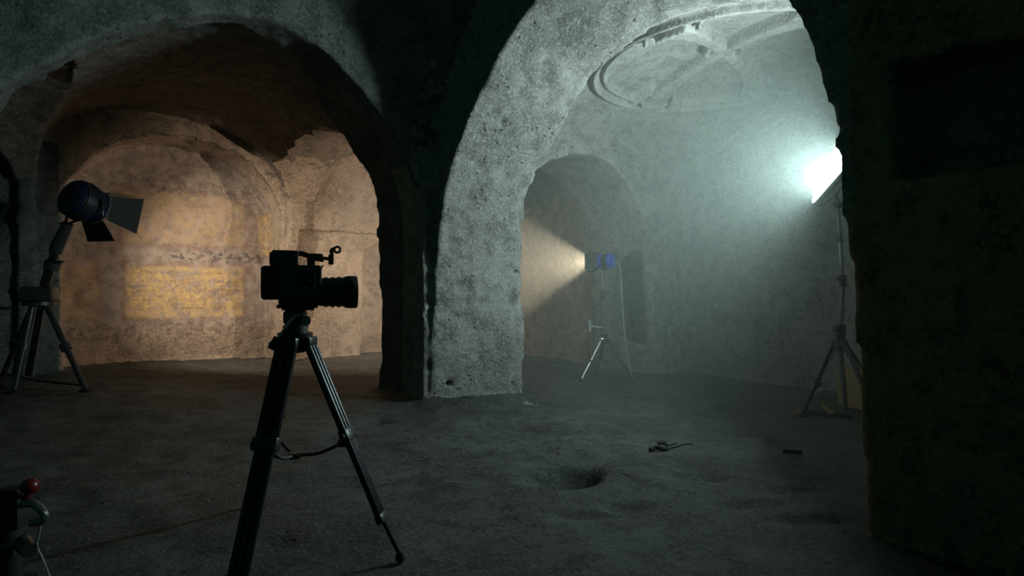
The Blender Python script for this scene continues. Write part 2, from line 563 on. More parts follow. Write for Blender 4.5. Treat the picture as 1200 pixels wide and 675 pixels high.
def surface_nets(d):
    ins = d < 0
    nu, nv, nz = d.shape
    cnt = np.zeros((nu - 1, nv - 1, nz - 1), np.int8)
    for i in (0, 1):
        for j in (0, 1):
            for k in (0, 1):
                cnt += ins[i:nu - 1 + i, j:nv - 1 + j, k:nz - 1 + k]
    act = (cnt > 0) & (cnt < 8)
    I, J, K = np.nonzero(act)
    idx = -np.ones(act.shape, np.int32)
    idx[I, J, K] = np.arange(len(I))
    pos = np.zeros((len(I), 3))
    num = np.zeros(len(I))
    corners = [(i, j, k) for i in (0, 1) for j in (0, 1) for k in (0, 1)]
    for c in corners:
        for ax in range(3):
            if c[ax]:
                continue
            e = list(c)
            e[ax] = 1
            d0 = d[I + c[0], J + c[1], K + c[2]]
            d1 = d[I + e[0], J + e[1], K + e[2]]
            m = (d0 < 0) != (d1 < 0)
            tt = np.where(m, d0 / np.where(m, d0 - d1, 1), 0)
            p = np.array(c, float)[None].repeat(len(I), 0)
            p[:, ax] += tt
            pos += p * m[:, None]
            num += m
    pos = pos / num[:, None] + np.stack([I, J, K], 1)
    pos = pos * VS + np.array([U0, V0, Z0])
    quads = []
    for ax in range(3):
        sl0 = [slice(None)] * 3
        sl1 = [slice(None)] * 3
        sl0[ax] = slice(0, -1)
        sl1[ax] = slice(1, None)
        A, B = ins[tuple(sl0)], ins[tuple(sl1)]
        for (X, flip) in ((A & ~B, False), (~A & B, True)):
            c = np.stack(np.nonzero(X), 1)
            o1, o2 = [(1, 2), (2, 0), (0, 1)][ax]
            ok = (c[:, o1] > 0) & (c[:, o2] > 0) & (c[:, o1] < d.shape[o1] - 1) & (c[:, o2] < d.shape[o2] - 1)
            c = c[ok]
            q = []
            for (a_, b_) in ((-1, -1), (0, -1), (0, 0), (-1, 0)):
                e = c.copy()
                e[:, o1] += a_
                e[:, o2] += b_
                q.append(idx[e[:, 0], e[:, 1], e[:, 2]])
            q = np.stack(q, 1)
            if not flip:
                q = q[:, ::-1]
            quads.append(q)
    return pos, np.concatenate(quads)


pos, quads = surface_nets(d)
del d
p0, p1, p2, p3 = (pos[quads[:, k]] for k in range(4))
fn = np.cross(p2 - p0, p3 - p1)
fn /= np.linalg.norm(fn, axis=1)[:, None] + 1e-12
vn = np.zeros_like(pos)
for k in range(4):
    np.add.at(vn, quads[:, k], fn)
vn /= np.linalg.norm(vn, axis=1)[:, None] + 1e-12
fc = (p0 + p1 + p2 + p3) / 4
cu, cv, cz = fc[:, 0], fc[:, 1], fc[:, 2]
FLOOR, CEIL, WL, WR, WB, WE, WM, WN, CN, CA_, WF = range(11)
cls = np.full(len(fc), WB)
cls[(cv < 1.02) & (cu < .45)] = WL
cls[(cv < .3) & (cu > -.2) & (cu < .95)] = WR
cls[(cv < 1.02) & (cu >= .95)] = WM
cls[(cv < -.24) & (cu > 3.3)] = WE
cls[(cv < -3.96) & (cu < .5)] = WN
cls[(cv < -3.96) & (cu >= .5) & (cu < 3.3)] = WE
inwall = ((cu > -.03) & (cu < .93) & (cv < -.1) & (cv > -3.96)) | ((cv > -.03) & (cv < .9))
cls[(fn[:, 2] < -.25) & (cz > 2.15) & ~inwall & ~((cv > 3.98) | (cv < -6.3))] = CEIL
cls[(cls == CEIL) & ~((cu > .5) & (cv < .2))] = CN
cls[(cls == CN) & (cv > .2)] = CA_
cls[(cu < -2.74) & (cv > .25) & (cz < 2.9) & (cls == WB)] = WF  # pier split off to carry the rock with shade in its colour
cls[(fn[:, 2] > .55) & (cz < .3)] = FLOOR
cave_mat = Matrix.Translation((PX, PY, 0)) @ Matrix.Rotation(ANG, 4, 'Z')
for cid, name, mat in ((FLOOR, 'floor', 'floor'), (CEIL, 'ceiling', 'vault'), (WF, 'wall_far_left', 'shaderock'), (CN, 'ceiling', 'shaderock'), (CA_, 'ceiling', 'aislevault'), (WL, 'wall_left', 'shaderock'), (WR, 'wall_right', 'rock'), (WB, 'wall_back', 'rock_back'),
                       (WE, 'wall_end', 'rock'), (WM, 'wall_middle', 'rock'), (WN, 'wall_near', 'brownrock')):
    q = quads[cls == cid]
    used, inv = np.unique(q, return_inverse=True)
    inv = inv.reshape(-1, 4)
    me = bpy.data.meshes.new(name)
    me.vertices.add(len(used))
    me.vertices.foreach_set('co', pos[used].astype(np.float32).ravel())
    me.loops.add(inv.size)
    me.loops.foreach_set('vertex_index', inv.ravel().astype(np.int32))
    me.polygons.add(len(inv))
    me.polygons.foreach_set('loop_start', np.arange(0, inv.size, 4, dtype=np.int32))
    me.update(calc_edges=True)
    me.shade_smooth()
    me.normals_split_custom_set_from_vertices(vn[used].tolist())
    me.materials.append(M[mat])
    o = bpy.data.objects.new(name, me)
    o.matrix_world = cave_mat
    COL.objects.link(o)
    o['kind'] = 'structure'

# ------------------------------------------------------------------ carved medallion with a cross on the lit chamber's ceiling
cu0, cv0, RR = 2.2, -1.93, 1.26
res = .0125
n = int(2 * 1.36 / res)
ax = np.linspace(-1.36, 1.36, n)
A, B = np.meshgrid(ax, ax, indexing='ij')
r = np.hypot(A, B)


def ss(x, a, b):
    t_ = np.clip((x - a) / (b - a), 0, 1)
    return t_ * t_ * (3 - 2 * t_)


E1 = A * .985 + B * .17          # along the arm that crosses the view
F1 = -A * .17 + B * .985
E2 = A * .26 + B * .966          # along the long arm
F2 = A * .966 - B * .26
rel = np.full(r.shape, .022)
ring = ss(r, RR - .15, RR - .12) * (1 - ss(r, RR - .015, RR + .015))
groove = ss(r, RR - .115, RR - .09) * (1 - ss(r, RR - .05, RR - .025))
inside = 1 - ss(r, RR - .14, RR - .11)
bars = np.zeros_like(r)
for (a_, b_) in ((E1, F1), (E2, F2)):
    tt = np.abs(a_) / RR
    hw = .05 + .11 * tt ** 2.0
    bars = np.maximum(bars, 1 - ss(np.abs(b_), hw - .006, hw + .012))
    # pointed tips where each arm spreads to the ring
    tip = (1 - ss(np.abs(np.abs(b_) - (hw + .03 + .5 * np.clip(tt - .72, 0, 1))), .012, .03)) * ss(tt, .70, .74) * (1 - ss(tt, .88, .9))
    bars = np.maximum(bars, tip)
boss = (1 - ss(np.abs(r - .17), .012, .03)) * (1 - ss(E1 * E2, .0, .01))
arc = (1 - ss(np.abs(np.hypot(E1 - .55, E2 - .1) - .42), .006, .016)) * ss(E1 - .45, 0, .1) * .4
rel = rel + inside * np.maximum(np.maximum(bars, boss), arc) * .11 + ring * .07 - groove * .05
rel -= .16 * ss(r, RR + .01, RR + .13)
gw = np.random.default_rng(7)
rel += gw.normal(0, .0006, rel.shape)
zz = dome(cu0 + A, cv0 + B) - rel
keep = r < RR + .12
vid = -np.ones(r.shape, int)
vid[keep] = np.arange(keep.sum())
verts = np.stack([cu0 + A[keep], cv0 + B[keep], zz[keep]], 1)
q = np.stack([vid[:-1, :-1], vid[:-1, 1:], vid[1:, 1:], vid[1:, :-1]], -1).reshape(-1, 4)
q = q[(q >= 0).all(1)]
me = bpy.data.meshes.new('trim_1')
me.from_pydata(verts.tolist(), [], q.tolist())
me.shade_smooth()
me.materials.append(M['vault'])
o = bpy.data.objects.new('trim_1', me)
o.matrix_world = cave_mat
o['kind'] = 'structure'
o['label'] = 'carved round medallion with a cross on the domed ceiling'
COL.objects.link(o)


def floor_z(x, y):
    u, v = w2l(x, y)
    i = int(round((u - U0) / VS))
    j = int(round((v - V0) / VS))
    return float(fl2[min(max(i, 0), NU - 1), min(max(j, 0), NV - 1)])


def on_floor(x, y, dz=0.):
    return Vector((x, y, floor_z(x, y) + dz))


def lerp(a, b, t):
    return Vector(a) + (Vector(b) - Vector(a)) * t


# ------------------------------------------------------------------ film camera on its tripod, foreground
def camera_tripod():
    apex = Vector((-.925, 2.55, .95))
    fa, fb, fc_ = on_floor(-1.005, 2.14), on_floor(-.468, 2.50), on_floor(-1.335, 3.02)
    T = Thing('camera_tripod', 'tall black tripod standing in the foreground, carrying the film camera', 'tripod', on_floor(-.93, 2.55))
    T.part('bowl', MB().lathe(apex + Vector((0, 0, -.075)), (0, 0, 1), [(0, .035), (.02, .06), (.06, .072), (.085, .072), (.09, .05)]), M['blackmetal'])
    for f, w, lo in ((fa, 1.15, .92), (fb, .9, .80), (fc_, .85, .80)):
        h = Vector((f.x - apex.x, f.y - apex.y, 0)).normalized()
        side = h.cross(Vector((0, 0, 1)))
        top = apex + h * .062 + Vector((0, 0, -.03))
        d_ = f + Vector((0, 0, .02)) - top
        leg = MB()
        a_, b_ = top, lerp(top, f, .42)
        for s in (-1, 0, 1):
            leg.cyl(a_ + side * s * .030 * w, b_ + side * s * .030 * w, .0155, seg=14)
        leg.box(lerp(a_, b_, .02), (.036, .088 * w, .06), Matrix((h, side, Vector((0, 0, 1)))).transposed(), .006)
        lg = T.part('leg', leg, M['darkleg'])
        c1 = lerp(top, f, .42)
        rot = Matrix((d_.normalized().cross(side), side, d_.normalized())).transposed()
        T.part('clamp', MB().box(c1, (.040, .096 * w, .055), rot, .008).cyl(c1 - h * .0 + side * .045, c1 + side * .062, .011), M['black'], lg)
        T.part('lower_section', MB().cyl(c1 + side * .024 * w, lerp(top, f, lo) + side * .024 * w, .0145).cyl(c1 - side * .024 * w, lerp(top, f, lo) - side * .024 * w, .0145).cyl(c1, lerp(top, f, lo), .0145), M['darkleg'], lg)
        c2 = lerp(top, f, lo - .01)
        T.part('clamp', MB().box(lerp(top, f, lo - .005), (.034, .082 * w, .04), rot, .007), M['black'], lg)
        T.part('inner_section', MB().cyl(c2, f + Vector((0, 0, .03)), .010 * w), M['darkleg'], lg)
        T.part('foot', MB().lathe(f + Vector((0, 0, .045)), (0, 0, -1), [(0, .012), (.012, .02), (.03, .02), (.045, .008)], 14), M['rubber'], lg)
    # mid-level spreader, three arms sagging to a middle joint
    mid = lerp(apex, Vector((-.93, 2.55, 0)), .52) + Vector((0, 0, -.02))
    for f in (fa, fb, fc_):
        p = lerp(apex + Vector((0, 0, -.03)), f, .46)
        sp = T.part('spreader_arm', MB().tube([p, lerp(p, mid, .5) + Vector((0, 0, -.018)), mid], .0075), M['black'])
        T.part('spreader_clip', MB().cyl(p + Vector((0, 0, -.015)), p + Vector((0, 0, .015)), .023), M['black'], sp)
    T.part('spreader_joint', MB().cyl(mid + Vector((0, 0, -.012)), mid + Vector((0, 0, .012)), .026), M['black'])
    # fluid head
    hd = T.part('fluid_head', MB().lathe(apex + Vector((0, 0, .01)), (0, 0, 1), [(0, .05), (.03, .05), (.035, .042), (.075, .042)])
                .box(apex + Vector((0, 0, .075)), (.085, .075, .06), None, .012), M['black'])
    T.part('tilt_lock', MB().lathe(apex + Vector((.052, -.03, .062)), (.5, -.86, 0), [(0, .018), (.012, .022), (.02, .02)], 18), M['grey'], hd)
    T.part('head_plate', MB().box(apex + Vector((.01, .004, .113)), (.13, .06, .016), Matrix.Rotation(math.radians(22), 3, 'Z'), .004), M['blackmetal'])
    g = apex + Vector((-.0, -.065, .06))
    e = apex + Vector((-.040, -.085, -.005))
    pb = T.part('pan_handle', MB().tube([g + Vector((.045, 0, .03)), g + Vector((.02, -.01, .02)), lerp(g, e, .55), e], .0055), M['steel'], label='thin bright steel pan handle')
    T.part('handle_grip', MB().cyl(e, e + (e - g).normalized() * .055, .017, .013), M['rubber'], pb)
    T.part('leg_lock_knob', MB().sphere(apex + Vector((-.075, -.04, -.04)), .022), M['black'])
    return apex


apex = camera_tripod()


def film_camera(apex):
    base = apex + Vector((0, 0, .122))
    T = Thing('film_camera', 'black film camera with big lens and top handle, mounted on the foreground tripod', 'camera', base)
    yaw = math.radians(21)
    R = Matrix.Rotation(yaw, 3, 'Z')
    O = base + Vector((.0, 0, 0))

    def P(x, y, z):
        return O + R @ Vector((x, y, z))
    k = 1 / 275.                 # photo pixels at this depth -> metres

    def Q(px, py, y=0.):         # picture point on the side plane of the camera
        return P((px - 352) * k / .97, y, (370 - py) * k)

    def B(mb, x0, y0, x1, y1, dep, yc=0., bev=.006):
        a, b = Q(x0, y0, yc), Q(x1, y1, yc)
        mb.box((a + b) / 2, (abs(x1 - x0) * k / .97, dep, abs(y1 - y0) * k), R, bev)
        return mb
    m = MB()
    B(m, 334, 322, 380, 369, .13, 0, .010)
    B(m, 345, 328, 372, 366, .03, -.066, .006)
    body = T.part('body', m, M['black'])
    T.part('side_panel', B(MB(), 356, 328, 372, 345, .012, -.084, .003), M['blackmetal'], body)
    for (x, y) in ((361, 334), (368, 341), (360, 351), (367, 351)):
        T.part('button', MB().cyl(Q(x, y, -.080), Q(x, y, -.095), .005), M['grey'], body)
    T.part('battery', B(MB(), 316, 323, 338, 362, .11, 0, .014), M['rubber'])
    mon = T.part('viewfinder', B(MB(), 327, 305, 355, 325, .10, .0, .008), M['black'])
    T.part('eyecup', MB().lathe(Q(328, 315, -.02), R @ Vector((-1, 0, 0)), [(0, .026), (.008, .03), (.012, .024)]), M['rubber'], mon)
    hd = MB()
    hd.tube([Q(353, 323), Q(352, 312), Q(355, 308), Q(362, 309), Q(372, 313), Q(383, 315)], .011)
    hd.box(Q(369, 319), (.032, .03, .05), R, .006)
    hd.box(Q(374, 311.5), (.06, .035, .028), R, .006)
    T.part('top_handle', hd, M['black'])
    mm = T.part('microphone_mount', MB().cyl(Q(378, 313), Q(391, 313.5), .008).box(Q(391, 314.5), (.022, .02, .045), R, .004), M['black'])
    hk = MB()
    cpt = Q(398, 302.5)
    hk.tube([Q(392, 316), Q(392, 308), Q(391.5, 303.5), Q(395, 301.2)], .0085)
    ring_ = [cpt + R @ Vector((math.cos(a) * .0125, 0, math.sin(a) * .0125)) for a in np.linspace(0, 2 * PI, 11)]
    hk.tube(ring_, .0055)
    T.part('hook_clamp', hk, M['black'], mm)
    T.part('lever', MB().cyl(Q(377, 333, -.04), Q(381.5, 321.5, -.04), .0035), M['black'], body)
    c = Q(378, 353.5)
    ax_ = R @ Vector((1, 0, 0))
    ln = T.part('lens', MB().lathe(c - ax_ * .012, ax_, [(0, .054), (.012, .060), (.03, .062)] + [(.033 + .0045 * i, .0635 + .0025 * math.sin(i * 1.05) + .00012 * i) for i in range(19)] + [(.120, .0685)], 40), M['lens'])
    T.part('lens_hood', MB().lathe(c + ax_ * .108, ax_, [(0, .069), (.012, .0715), (.046, .0715), (.050, .069), (.050, .060), (.02, .052)], 40), M['rubber'], ln)
    T.part('lens_glass', MB().lathe(c + ax_ * .122, ax_, [(0, .05), (.008, .045), (.012, .028), (.014, .004)], 32), M['glass'], ln)
    T.part('base_plate', B(MB(), 332, 368, 376, 372, .09, 0, .003), M['blackmetal'])


film_camera(apex)


# ------------------------------------------------------------------ lamp heads
def door(pts, th=.004):
    return MB().plate(pts, th)


def frame_from(axis, up=Vector((0, 0, 1))):
    a = Vector(axis).normalized()
    s = a.cross(up).normalized()       # to the right when looking along the axis
    t_ = s.cross(a).normalized()
    return a, s, t_


def spot(name, loc, aim, energy, color, size, angle, blend, parent, ploc):
    l = bpy.data.lights.new(name, 'SPOT')
    l.energy = energy
    l.color = color
    l.shadow_soft_size = size
    l.spot_size = math.radians(angle)
    l.spot_blend = blend
    o = bpy.data.objects.new(name, l)
    COL.objects.link(o)
    o.parent = parent
    o.location = Vector(loc) - Vector(ploc)
    o.rotation_mode = 'QUATERNION'
    o.rotation_quaternion = Vector(aim).to_track_quat('-Z', 'Y')
    return o


def tripod_legs(T, hub, feet, r, mat, foot_mat, brace_h=None, steel_first=False):
    for i, f in enumerate(feet):
        h = Vector((f.x - hub.x, f.y - hub.y, 0)).normalized()
        top = hub + h * .05
        m_ = M['steel'] if (steel_first and i == 0) else mat
        lg = T.part('leg', MB().cyl(top, f + Vector((0, 0, .02)), r, r * .8, 12).box(top, (.05, .05, .05), None, .008), m_)
        T.part('leg_clamp', MB().cyl(lerp(top, f, .5), lerp(top, f, .56), r * 1.55, seg=12), M['black'], lg)
        T.part('foot', MB().lathe(f + Vector((0, 0, .04)), (0, 0, -1), [(0, r), (.015, r * 1.8), (.032, r * 1.8), (.04, r * .9)], 12), M['rubber'], lg)


# warm lamp on the left stand
def left_lamp():
    hub = W(46, 348, 6.35)
    feet = [on_floor(-4.42, 6.2), on_floor(-5.10, 6.12), on_floor(-5.85, 6.85)]
    T = Thing('light_stand', 'sturdy black tripod light stand at the left, leaning column holding the warm lamp', 'light stand', on_floor(-5.05, 6.35))
    tripod_legs(T, hub, feet, .034, M['black'], M['rubber'])
    T.part('tripod_head', MB().box(hub + Vector((0, 0, .03)), (.30, .22, .16), Matrix.Rotation(.3, 3, 'Z'), .03).cyl(hub + Vector((0, 0, -.09)), hub + Vector((0, 0, -.05)), .15), M['black'])
    low = W(30, 448, 6.3)
    T.part('center_column', MB().cyl(W(33, 440, 6.35), W(56, 318, 6.3), .032, .03), M['blackmetal'])
    for f in feet:
        T.part('brace', MB().cyl(lerp(hub, f, .93), on_floor(-5.05, 6.33, .10), .012), M['black'])
    T.part('tilt_handle', MB().tube([hub + Vector((-.12, .02, .06)), W(22, 352, 6.3), W(12, 361, 6.25), W(-12, 360, 6.2)], .016), M['black'])
    col = T.part('leaning_column', MB().cyl(W(52, 335, 6.3), W(69, 281, 6.25), .045, .04), M['blackmetal'])
    c1 = W(63, 307, 6.27)
    T.part('collar', MB().cyl(W(60, 316, 6.27), W(63, 306, 6.27), .075).box(c1 + Vector((.07, -.05, .0)), (.13, .04, .03), None, .008), M['black'], col)
    T.part('collar', MB().cyl(W(65, 296, 6.26), W(69, 283, 6.25), .062), M['black'], col)
    T.part('spigot', MB().cyl(W(68, 287, 6.25), W(80, 262, 6.22), .065, .05), M['black'], col)
    head_c = W(98, 237, 6.15)
    axis = Vector((.19, .93, -.24))
    a, s, t_ = frame_from(axis)
    L = Thing('fresnel_lamp', 'dark blue spotlight with open barn doors, aimed at the painted wall', 'lamp', W(80, 262, 6.22))
    hs = L.part('housing', MB().lathe(head_c - a * .17, a, [(0, .10), (.02, .15), (.06, .185), (.14, .20), (.20, .20), (.21, .185), (.28, .18), (.30, .175), (.30, .15)], 32), M['navy'])
    m = MB()
    for k in range(5):
        m.lathe(head_c - a * (.12 - .022 * k), a, [(0, .19 + .004 * k), (.008, .195 + .004 * k)], 32)
    L.part('cooling_fins', m, M['black'], hs)
    fr = head_c + a * .13
    L.part('front_ring', MB().lathe(fr, a, [(0, .175), (.0, .185), (.02, .185), (.02, .15), (.0, .15)], 32), M['grey'], hs)
    # lens face that glows
    lm = simple('lamp_lens_glow', (.9, .8, .6), .2, emit=(1.0, .74, .42), estr=6)
    L.part('lens', MB().lathe(fr - a * .03, a, [(0, .15), (.02, .14), (.035, .10), (.042, .02)], 28), lm, hs, label='glowing round lens')
    yk = MB()
    yk.tube([head_c + s * .215, head_c + s * .215 - Vector((0, 0, .18)), W(84, 258, 6.2) + s * .10, W(80, 262, 6.22), W(80, 262, 6.22) - s * .10, head_c - s * .215 - Vector((0, 0, .18)), head_c - s * .215], .014)
    yk.cyl(head_c + s * .19, head_c + s * .25, .03).cyl(head_c - s * .19, head_c - s * .25, .03)
    L.part('yoke', yk, M['blackmetal'])
    # barn doors: hinge square round the front, four leaves
    e = fr + a * .025
    w = .165
    sheet = M['black']
    q = W(0, 0, 1)
    # right leaf, the large one
    L.part('barn_door', door([e + s * w + t_ * .12, e + s * w - t_ * .14, e + s * (w + .20) + a * .20 - t_ * .23, e + s * (w + .20) + a * .20 + t_ * .17]), M['reflector'], label='large right-hand barn door')
    L.part('barn_door', door([e - s * w + t_ * .14, e - s * w - t_ * .14, e - s * (w + .06) + a * .22 - t_ * .20, e - s * (w + .06) + a * .22 + t_ * .20]), sheet)
    L.part('barn_door', door([e + t_ * w - s * .14, e + t_ * w + s * .14, e + t_ * (w + .06) + a * .26 + s * .20, e + t_ * (w + .06) + a * .26 - s * .20]), sheet)
    L.part('barn_door', door([e - t_ * w - s * .14, e - t_ * w + s * .14, e - t_ * (w + .16) + a * .14 + s * .17, e - t_ * (w + .16) + a * .14 - s * .17]), sheet)
    hg = MB()
    for d_ in (s, -s, t_, -t_):
        hg.cyl(e + d_ * (w - .01) + a.cross(d_) * .13, e + d_ * (w - .01) - a.cross(d_) * .13, .009)
    L.part('door_hinge', hg, M['grey'])
    spot('lamp_beam', fr + a * .03, axis, WARM, (1.0, .83, .64), .04, 86, .95, L.o, L.loc)


WARM = 390
BACK = 1050
PANEL = 108
left_lamp()


# ------------------------------------------------------------------ second lamp under the far arch
def far_lamp():
    Y = 7.55
    hub = W(708, 398, Y)
    base = on_floor(W(708, 440, Y).x, Y)
    feet = [on_floor(W(681, 0, 7.3).x, 7.3), on_floor(W(742, 0, 7.4).x, 7.4), on_floor(W(700, 0, 8.0).x, 8.0)]
    T = Thing('light_stand', 'slim light stand with one pale leg under the small far arch', 'light stand', base)
    tripod_legs(T, hub, feet, .013, M['blackmetal'], M['rubber'], steel_first=True)
    pl = T.part('pole', MB().cyl(base + Vector((0, 0, .10)), hub + Vector((0, 0, .1)), .017).cyl(hub, W(706, 340, Y), .02).cyl(W(706, 345, Y), W(705, 312, Y), .014), M['grey'])
    T.part('collar', MB().cyl(hub + Vector((0, 0, -.05)), hub + Vector((0, 0, .08)), .045), M['black'], pl)
    T.part('collar', MB().cyl(W(706, 352, Y), W(706, 340, Y), .032), M['black'], pl)
    T.part('knob', MB().box(W(691, 382, Y - .1), (.035, .03, .14), None, .008).cyl(W(691, 382, Y - .1), W(706, 384, Y), .01), M['cable'], pl)
    for f in feet:
        T.part('brace', MB().cyl(lerp(hub + f * 0, f, .62), base + Vector((0, 0, .25)), .008), M['grey'])
    axis = Vector((-.86, .50, -.02))
    a, s, t_ = frame_from(axis)
    c = W(709, 306, Y)
    Lp = Thing('spot_lamp', 'small blue-backed spotlight facing left on the slim far stand', 'lamp', W(705, 314, Y))
    hs = Lp.part('housing', MB().lathe(c - a * .10, a, [(0, .05), (.015, .075), (.05, .085), (.12, .085), (.17, .08), (.18, .07)], 24), M['black'])
    Lp.part('back_cap', MB().lathe(c - a * .115, a, [(0, .055), (.01, .088), (.06, .098), (.07, .09)], 24), M['blue'], hs, label='blue rear cap')
    Lp.part('front_ring', MB().lathe(c + a * .03, a, [(0, .09), (.005, .098), (.04, .098), (.045, .085)], 24), M['blue'], hs, label='blue front ring')
    lm = simple('far_lamp_glow', (.9, .8, .6), .2, emit=(1.0, .72, .42), estr=4)
    Lp.part('lens', MB().lathe(c + a * .06, a, [(0, .075), (.02, .065), (.03, .02)], 24), lm, hs)
    Lp.part('yoke', MB().tube([c + s * .10, c + s * .10 - t_ * .08, W(705, 316, Y), c - s * .10 - t_ * .08, c - s * .10], .009), M['blackmetal'])
    e = c + a * .08
    for d_ in (s, -s, t_, -t_):
        p_ = a.cross(d_)
        Lp.part('barn_door', door([e + d_ * .08 + p_ * .07, e + d_ * .08 - p_ * .07, e + d_ * .135 + a * .14 - p_ * .11, e + d_ * .135 + a * .14 + p_ * .11]), M['reflector'])
    spot('lamp_beam', e + a * .01, axis, BACK, (1.0, .78, .56), .04, 72, .35, Lp.o, Lp.loc)
    Lp.part('power_cable', MB().tube([c - a * .1 + Vector((0, 0, -.02)), W(726, 312, Y), W(729, 350, Y), W(733, 400, Y - .05), W(740, 440, Y - .15), on_floor(W(748, 0, 7.3).x, 7.3, .012)], .006), M['cable'], label='thin pale cable hanging to the floor')


far_lamp()


# ------------------------------------------------------------------ bright panel lamp behind the right pier
def panel_lamp():
    Y = 5.0
    base = on_floor(W(994, 470, Y).x, Y)
    T = Thing('light_stand', 'light stand half hidden behind the right pier, under the bright panel', 'light stand', base)
    hub = W(984, 402, Y)
    feet = [on_floor(W(941, 0, 5.36).x, 5.36), on_floor(base.x - .02, Y - .55), on_floor(base.x + .55, Y + .2)]
    tripod_legs(T, hub, feet, .019, M['darkleg'], M['rubber'])
    p = T.part('pole', MB().cyl(base + Vector((-.02, 0, .12)), hub, .02).cyl(hub, W(988, 330, Y), .018).cyl(W(988, 335, Y), W(982, 240, Y), .013), M['grey'])
    T.part('collar', MB().cyl(W(984, 412, Y), W(985, 380, Y), .042).box(W(981, 386, Y - .05), (.06, .05, .05), None, .01), M['black'], p)
    T.part('collar', MB().cyl(W(988, 336, Y), W(987, 322, Y), .032).cyl(W(987, 329, Y), W(981, 327, Y - .06), .012), M['black'], p)
    T.part('riser', MB().cyl(W(986, 312, Y), W(983.5, 279, Y), .0095), M['steel'], p, label='bright steel riser tube')
    T.part('collar', MB().cyl(W(984, 284, Y), W(983.5, 274, Y), .026), M['black'], p)
    T.part('swivel', MB().sphere(W(982, 240, Y), .032).cyl(W(982, 243, Y), W(982, 236, Y), .02), M['blackmetal'], p)
    # the panel
    n_ = Vector((-.94, .13, .20)).normalized()
    hz_ = Vector((.10, -.99, 0))
    hz_ = (hz_ - n_ * hz_.dot(n_)).normalized()
    tv = hz_.cross(n_)
    if tv.z < 0:
        tv = -tv
    ro = math.radians(17)
    ex = hz_ * math.cos(ro) + tv * math.sin(ro)
    ey = tv * math.cos(ro) - hz_ * math.sin(ro)
    c = W(953.5, 220, 4.85) + ex * .265
    Lp = Thing('panel_lamp', 'glowing white rectangular light panel beside the right pier', 'lamp', W(982, 240, Y))
    Rm = Matrix((ex, ey.cross(ex), ey)).transposed()
    wd, hg = .53, .27
    Lp.part('casing', MB().box(c - n_ * .035, (wd + .03, .05, hg + .03), Rm, .008), M['black'])
    glow, nt, N, L = nodes('panel_glow')
    out = N.new('ShaderNodeOutputMaterial')
    em = N.new('ShaderNodeEmission')
    em.inputs[0].default_value = (.80, 1.0, .96, 1)
    em.inputs[1].default_value = 14
    L.new(em.outputs[0], out.inputs[0])
    Lp.part('diffuser', MB().box(c - n_ * .004, (wd, .008, hg), Rm), glow, label='white glowing diffuser')
    Lp.part('yoke', MB().tube([c + ex * .29 - n_ * .03, c + ex * .29 - ey * .14 - n_ * .06, c - ey * .19 - n_ * .07, c - ex * .29 - ey * .14 - n_ * .06, c - ex * .29 - n_ * .03], .010).cyl(c - ey * .19 - n_ * .07, W(982, 240, Y), .014), M['blackmetal'])
    l = bpy.data.lights.new('panel_beam', 'AREA')
    l.shape = 'RECTANGLE'
    l.size, l.size_y = wd, hg
    l.energy = PANEL
    l.color = (.72, .97, .98)
    l.spread = math.radians(175)
    o = bpy.data.objects.new('panel_beam', l)
    COL.objects.link(o)
    o.parent = Lp.o
    o.location = c + n_ * .006 - Lp.loc
    o.rotation_mode = 'QUATERNION'
        # aim -Z along n with X along ex
    X = ex
    Zv = -n_
    Yv = Zv.cross(X)
    o.rotation_quaternion = Matrix((X, Yv, Zv)).transposed().to_quaternion()


panel_lamp()


